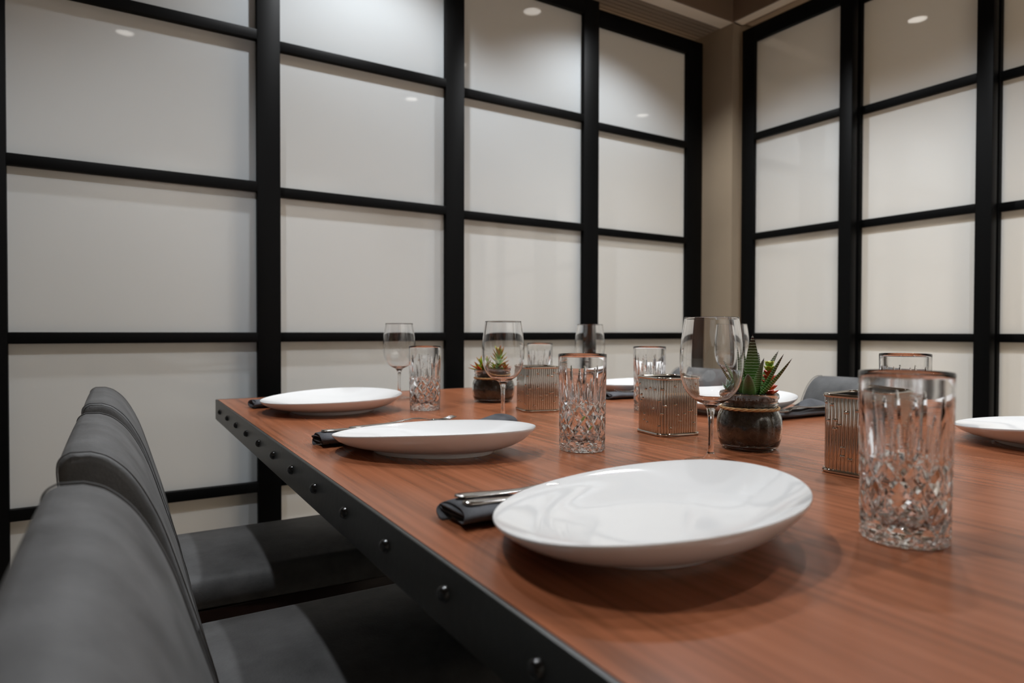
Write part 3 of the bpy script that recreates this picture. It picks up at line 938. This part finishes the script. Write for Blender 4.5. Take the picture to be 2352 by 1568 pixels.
cutlery('fork', 0.283, 0.590, 0.0172, R(1), R(3.0), 'steel fork on the napkin nearest the camera, behind the knife')
napkin(0.270, 0.640, 1.050, 1.115, R(5), 'rolled charcoal napkin behind the second plate, both ends showing', lambda f: 0.021 - 0.004 * smoothstep(0.12, 0.3, f) + 0.010 * smoothstep(0.85, 0.97, f))
cutlery('knife', 0.279, 1.072, 0.0198, R(3), R(0.8), 'steel knife on the napkin behind the second plate')
cutlery('fork', 0.330, 1.094, 0.0175, R(0), R(-1.6), 'steel fork on the second napkin, its tines rising behind the plate rim')
napkin(0.270, 0.620, 1.640, 1.705, R(1), 'rolled charcoal napkin tucked behind the far left plate', flat(0.021, 0.014))
napkin(1.110, 1.455, 0.890, 0.955, R(-2), 'rolled charcoal napkin to the right of the large jar, a folded corner standing up', lambda f: 0.017, peak=True)
cutlery('fork', 1.345, 0.902, 0.0168, R(179), R(0), 'steel fork on the napkin right of the large jar')
cutlery('knife', 1.375, 0.920, 0.0168, R(181), R(0), 'steel knife on the napkin right of the large jar')
napkin(1.125, 1.450, 1.375, 1.440, R(-3), 'rolled charcoal napkin in front of the farthest plate', lambda f: 0.019 - 0.007 * smoothstep(0.2, 0.5, f))
cutlery('fork', 1.355, 1.408, 0.0120, R(179), R(-1.6), 'steel fork on the napkin in front of the farthest plate')

# ------------------------------------------------------------------ jars of succulents
def leaf(name, mat, parent, base, dirv, length, width, thick, curl=0.0, taper=1.0, blunt=False, nseg=12):
    """tapering fleshy leaf; UV y runs base to tip"""
    d = Vector(dirv).normalized(); s = d.cross(Vector((0, 0, 1)))
    if s.length < 0.05: s = Vector((1, 0, 0))
    s.normalize(); nrm = s.cross(d).normalized()
    V, F, uvs = [], [], []
    ns = 8
    for i in range(nseg + 1):
        f = i / nseg
        if blunt: wf = math.sin(math.pi * min(1, 0.12 + 0.88 * f) ** 0.75) ** 0.7 if f < 1 else 0.03
        else: wf = (0.75 + 0.6 * f - 0.2 * f * f) * (1 - f) ** taper if f < 0.999 else 0.015
        if not blunt and f < 0.12: wf *= 0.8 + f
        c = Vector(base) + d * (length * f) + nrm * (curl * length * f * f)
        for k in range(ns):
            a = 2 * math.pi * k / ns
            x = math.cos(a) * width / 2 * wf; y = math.sin(a) * thick / 2 * wf
            if y > 0: y *= 0.35                      # hollowed upper face
            y += -0.25 * thick * wf * 0 + 0.18 * width * wf * (math.cos(a) ** 2)
            V.append(c + s * x + nrm * y)
    for i in range(nseg):
        for k in range(ns):
            F.append((i * ns + k, i * ns + (k + 1) % ns, (i + 1) * ns + (k + 1) % ns, (i + 1) * ns + k))
    F.append(tuple(range(ns))[::-1]); F.append(tuple(nseg * ns + k for k in range(ns)))
    o = mesh_obj(name, V, F, mat, parent, True)
    ul = o.data.uv_layers.new(name='UVMap')
    for p in o.data.polygons:
        for li in p.loop_indices:
            vi = o.data.loops[li].vertex_index; ul.data[li].uv = ((vi % ns) / ns, (vi // ns) / nseg)
    return o
def jar(x, y, rot, label, sc=1.0):
    t = thing('succulent_jar', label, 'planter', (x, y, TOP + 0.0005), rot, 'glass jars of succulents')
    out = [(0.0, 0.0012), (0.030, 0.0012), (0.0375, 0.0), (0.0415, 0.0018), (0.0445, 0.0070), (0.0475, 0.017), (0.0492, 0.029), (0.0488, 0.041), (0.0462, 0.051), (0.0428, 0.0575), (0.0412, 0.0610), (0.0412, 0.0640), (0.0432, 0.0660), (0.0432, 0.0685), (0.0418, 0.0700), (0.0418, 0.0720), (0.0438, 0.0745), (0.0440, 0.0785), (0.0428, 0.0815), (0.0410, 0.0820)]
    o2 = [Vector(p) for p in out]
    inn = [(0.0392, 0.0805), (0.0390, 0.066), (0.0390, 0.060), (0.0412, 0.0555), (0.0446, 0.0495), (0.0470, 0.041), (0.0475, 0.029), (0.0458, 0.017), (0.0425, 0.0075), (0.036, 0.0042), (0.0, 0.0038)]
    V, F = lathe([(p.x, p.y) for p in spline(o2, 2)] + inn, 80)
    mesh_obj('jar', V, F, M['jarglass'], t, True)
    # granules: a rounded core with several thousand chips pressed against the glass
    rnd = random.Random(int(x * 1000)); parts = []
    core = [(0.0, 0.0052), (0.035, 0.0056), (0.0408, 0.0088), (0.0442, 0.018), (0.0458, 0.029), (0.0453, 0.041), (0.0428, 0.0492), (0.0396, 0.0550), (0.0374, 0.060), (0.0374, 0.074), (0.030, 0.0775), (0.0, 0.078)]
    parts.append(lathe(core, 48))
    prof = [(0.0395, 0.0065), (0.0425, 0.0095), (0.0452, 0.0180), (0.0469, 0.029), (0.0467, 0.038), (0.0452, 0.0450), (0.0432, 0.0500), (0.0404, 0.0550), (0.0385, 0.0600), (0.0385, 0.0700), (0.0385, 0.0760)]
    oct_ = [(1, 0, 0), (-1, 0, 0), (0, 1, 0), (0, -1, 0), (0, 0, 1), (0, 0, -1)]
    of = [(0, 2, 4), (2, 1, 4), (1, 3, 4), (3, 0, 4), (2, 0, 5), (1, 2, 5), (3, 1, 5), (0, 3, 5)]
    def chip(c, s):
        ax = [Vector((rnd.gauss(0, 1), rnd.gauss(0, 1), rnd.gauss(0, 1))).normalized() for _ in range(2)]
        a = ax[0]; b = (ax[1] - a * ax[1].dot(a)).normalized(); q = a.cross(b)
        sx, sy, sz = s * rnd.uniform(0.7, 1.3), s * rnd.uniform(0.6, 1.1), s * rnd.uniform(0.5, 1.0)
        parts.append(([c + a * (v[0] * sx) + b * (v[1] * sy) + q * (v[2] * sz) for v in oct_], of))
    for _ in range(2100):
        f = rnd.random() * (len(prof) - 1); i = int(f); f -= i
        r = prof[i][0] + (prof[i + 1][0] - prof[i][0]) * f - 0.0012; z = prof[i][1] + (prof[i + 1][1] - prof[i][1]) * f
        a = rnd.random() * 2 * math.pi
        chip(Vector((r * math.cos(a), r * math.sin(a), z)), 0.0017)
    for _ in range(500):
        a = rnd.random() * 2 * math.pi; r = 0.037 * math.sqrt(rnd.random())
        chip(Vector((r * math.cos(a), r * math.sin(a), 0.0785 + rnd.uniform(0, 0.002))), 0.0016)
    V, F = merge(parts)
    g = mesh_obj('granules', V, F, M['gravel'], t); g['kind'] = 'stuff'
    # straw band round the neck: three twisted strands
    parts = []
    for j in range(3):
        path = []
        for k in range(120):
            a = 2 * math.pi * k / 120; tw = a * 9 + j * 2.094
            rr = 0.0436 + 0.0010 * math.cos(tw); path.append(Vector((rr * math.cos(a), rr * math.sin(a), 0.0600 + 0.0013 * math.sin(tw))))
        parts.append(tube(path, 0.00115, 6, closed=True))
    V, F = merge(parts); mesh_obj('straw_band', V, F, M['twine'], t, True)
    return t
# rotation: local +x points to the camera's right for each jar
def rosette(parent, name, mat, c, n, L, W, tilt0, tilt1, tn=3, blunt=True, mats=None, rnd=random):
    for k in range(n):
        f = k / n; a = k * 2.39996; el = R(tilt0 + (tilt1 - tilt0) * f)
        d = Vector((math.cos(a) * math.cos(el), math.sin(a) * math.cos(el), math.sin(el)))
        ln = L * (1 - 0.45 * f)
        leaf(name, mats[k % len(mats)] if mats else mat, parent, Vector(c) + Vector((0, 0, 0.001 * k / 2)), d, ln, W * (1 - 0.3 * f), tn * 0.001, 0.25, blunt=blunt, nseg=8)
J1 = jar(0.853, 0.712, -yaw - 0.36, 'large glass jar of dark granules with a tall striped haworthia and orange succulents')
J1.scale = (1.0, 1.0, 1.06)
# local frame of J1: +x to the right in view, +y away
Z = 0.079
hw_ = M['haworthia']
HL = [((0.004, 0.004, Z), (0.00, 0.05, 1.0), 0.088, 0.030, 0.012, 0.02), ((0.010, -0.006, Z - .004), (0.10, -0.05, 1.0), 0.060, 0.026, 0.012, -0.1),
      ((0.012, 0.010, Z), (0.42, 0.25, 1.0), 0.074, 0.020, 0.010, -0.05), ((0.016, -0.004, Z), (0.52, -0.10, 1.0), 0.070, 0.018, 0.010, -0.02),
      ((0.016, -0.010, Z), (0.95, -0.25, 1.0), 0.072, 0.016, 0.009, 0.08), ((-0.008, -0.006, Z - .003), (-0.30, -0.30, 1.0), 0.045, 0.028, 0.011, -0.05),
      ((-0.008, 0.000, Z), (-1.0, -0.10, 1.0), 0.058, 0.017, 0.010, 0.10), ((-0.006, 0.008, Z), (-0.75, 0.3, 1.0), 0.062, 0.016, 0.010, 0.05),
      ((0.000, -0.014, Z - .003), (-0.05, -0.55, 1.0), 0.040, 0.026, 0.011, 0.0), ((0.006, 0.012, Z), (0.12, 0.55, 1.0), 0.070, 0.020, 0.010, 0.05),
      ((-0.002, 0.004, Z), (-0.16, 0.10, 1.0), 0.074, 0.022, 0.011, 0.0)]
for (b, d, ln, wd_, th_, cu) in HL:
    b = (b[0] + 0.0, b[1], b[2]); leaf('haworthia_leaf', hw_, J1, b, d, ln, wd_ * 1.15, th_, cu, taper=0.72)
# red / orange stacked succulent on the right
for k in range(7):
    z = Z + 0.001 + 0.0068 * k
    for j in range(5):
        a = k * 0.9 + j * 1.2566
        mt = M['crassula_red'] if k < 5 else M['crassula_green']
        el = 0.25 + 0.08 * k
        leaf('stacked_leaf', mt, J1, (0.029, 0.002, z), (math.cos(a), math.sin(a), el), 0.0155 * (1 - 0.05 * k), 0.0125, 0.0035, 0.2, blunt=True, nseg=6)
# blue-green rosette on the left
rosette(J1, 'rosette_leaf', M['echeveria'], (-0.026, -0.002, Z + 0.002), 16, 0.021, 0.012, 12, 75)
J2 = jar(0.840, 1.520, -yaw + 0.16, 'distant jar of green red-tipped succulents, seen through the second wine glass')
J2.scale = (1.13, 1.13, 1.02)
def spiky(c, lean, n, L, W, h, mats):
    for k in range(n):
        f = k / n; a = k * 2.4; el = 0.15 + 1.5 * f
        d = Vector((math.cos(a), math.sin(a), el)) + Vector(lean) * 0.6
        base = Vector(c) + Vector(lean) * (h * f) + Vector((0, 0, h * f))
        leaf('pointed_leaf', mats[k % len(mats)], J2, base, d, L * (1 - 0.3 * f), W, 0.005, 0.10, taper=0.7, nseg=8)
mt2 = [M['crassula_tip'], M['crassula_green'], M['crassula_tip']]
spiky((0.010, 0.0, Z), (0.05, 0, 0), 24, 0.038, 0.0150, 0.042, mt2)
spiky((-0.022, 0.004, Z), (-0.25, 0, 0), 12, 0.030, 0.0125, 0.020, mt2)
spiky((-0.030, -0.006, Z), (-0.7, 0, -0.35), 8, 0.034, 0.0135, 0.004, [M['crassula_red'], M['crassula_tip']])
spiky((0.026, -0.004, Z), (0.3, 0, 0), 8, 0.022, 0.012, 0.006, [M['crassula_red'], M['crassula_tip']])
spiky((-0.004, -0.014, Z), (-0.1, 0, 0), 8, 0.020, 0.008, 0.010, mt2)
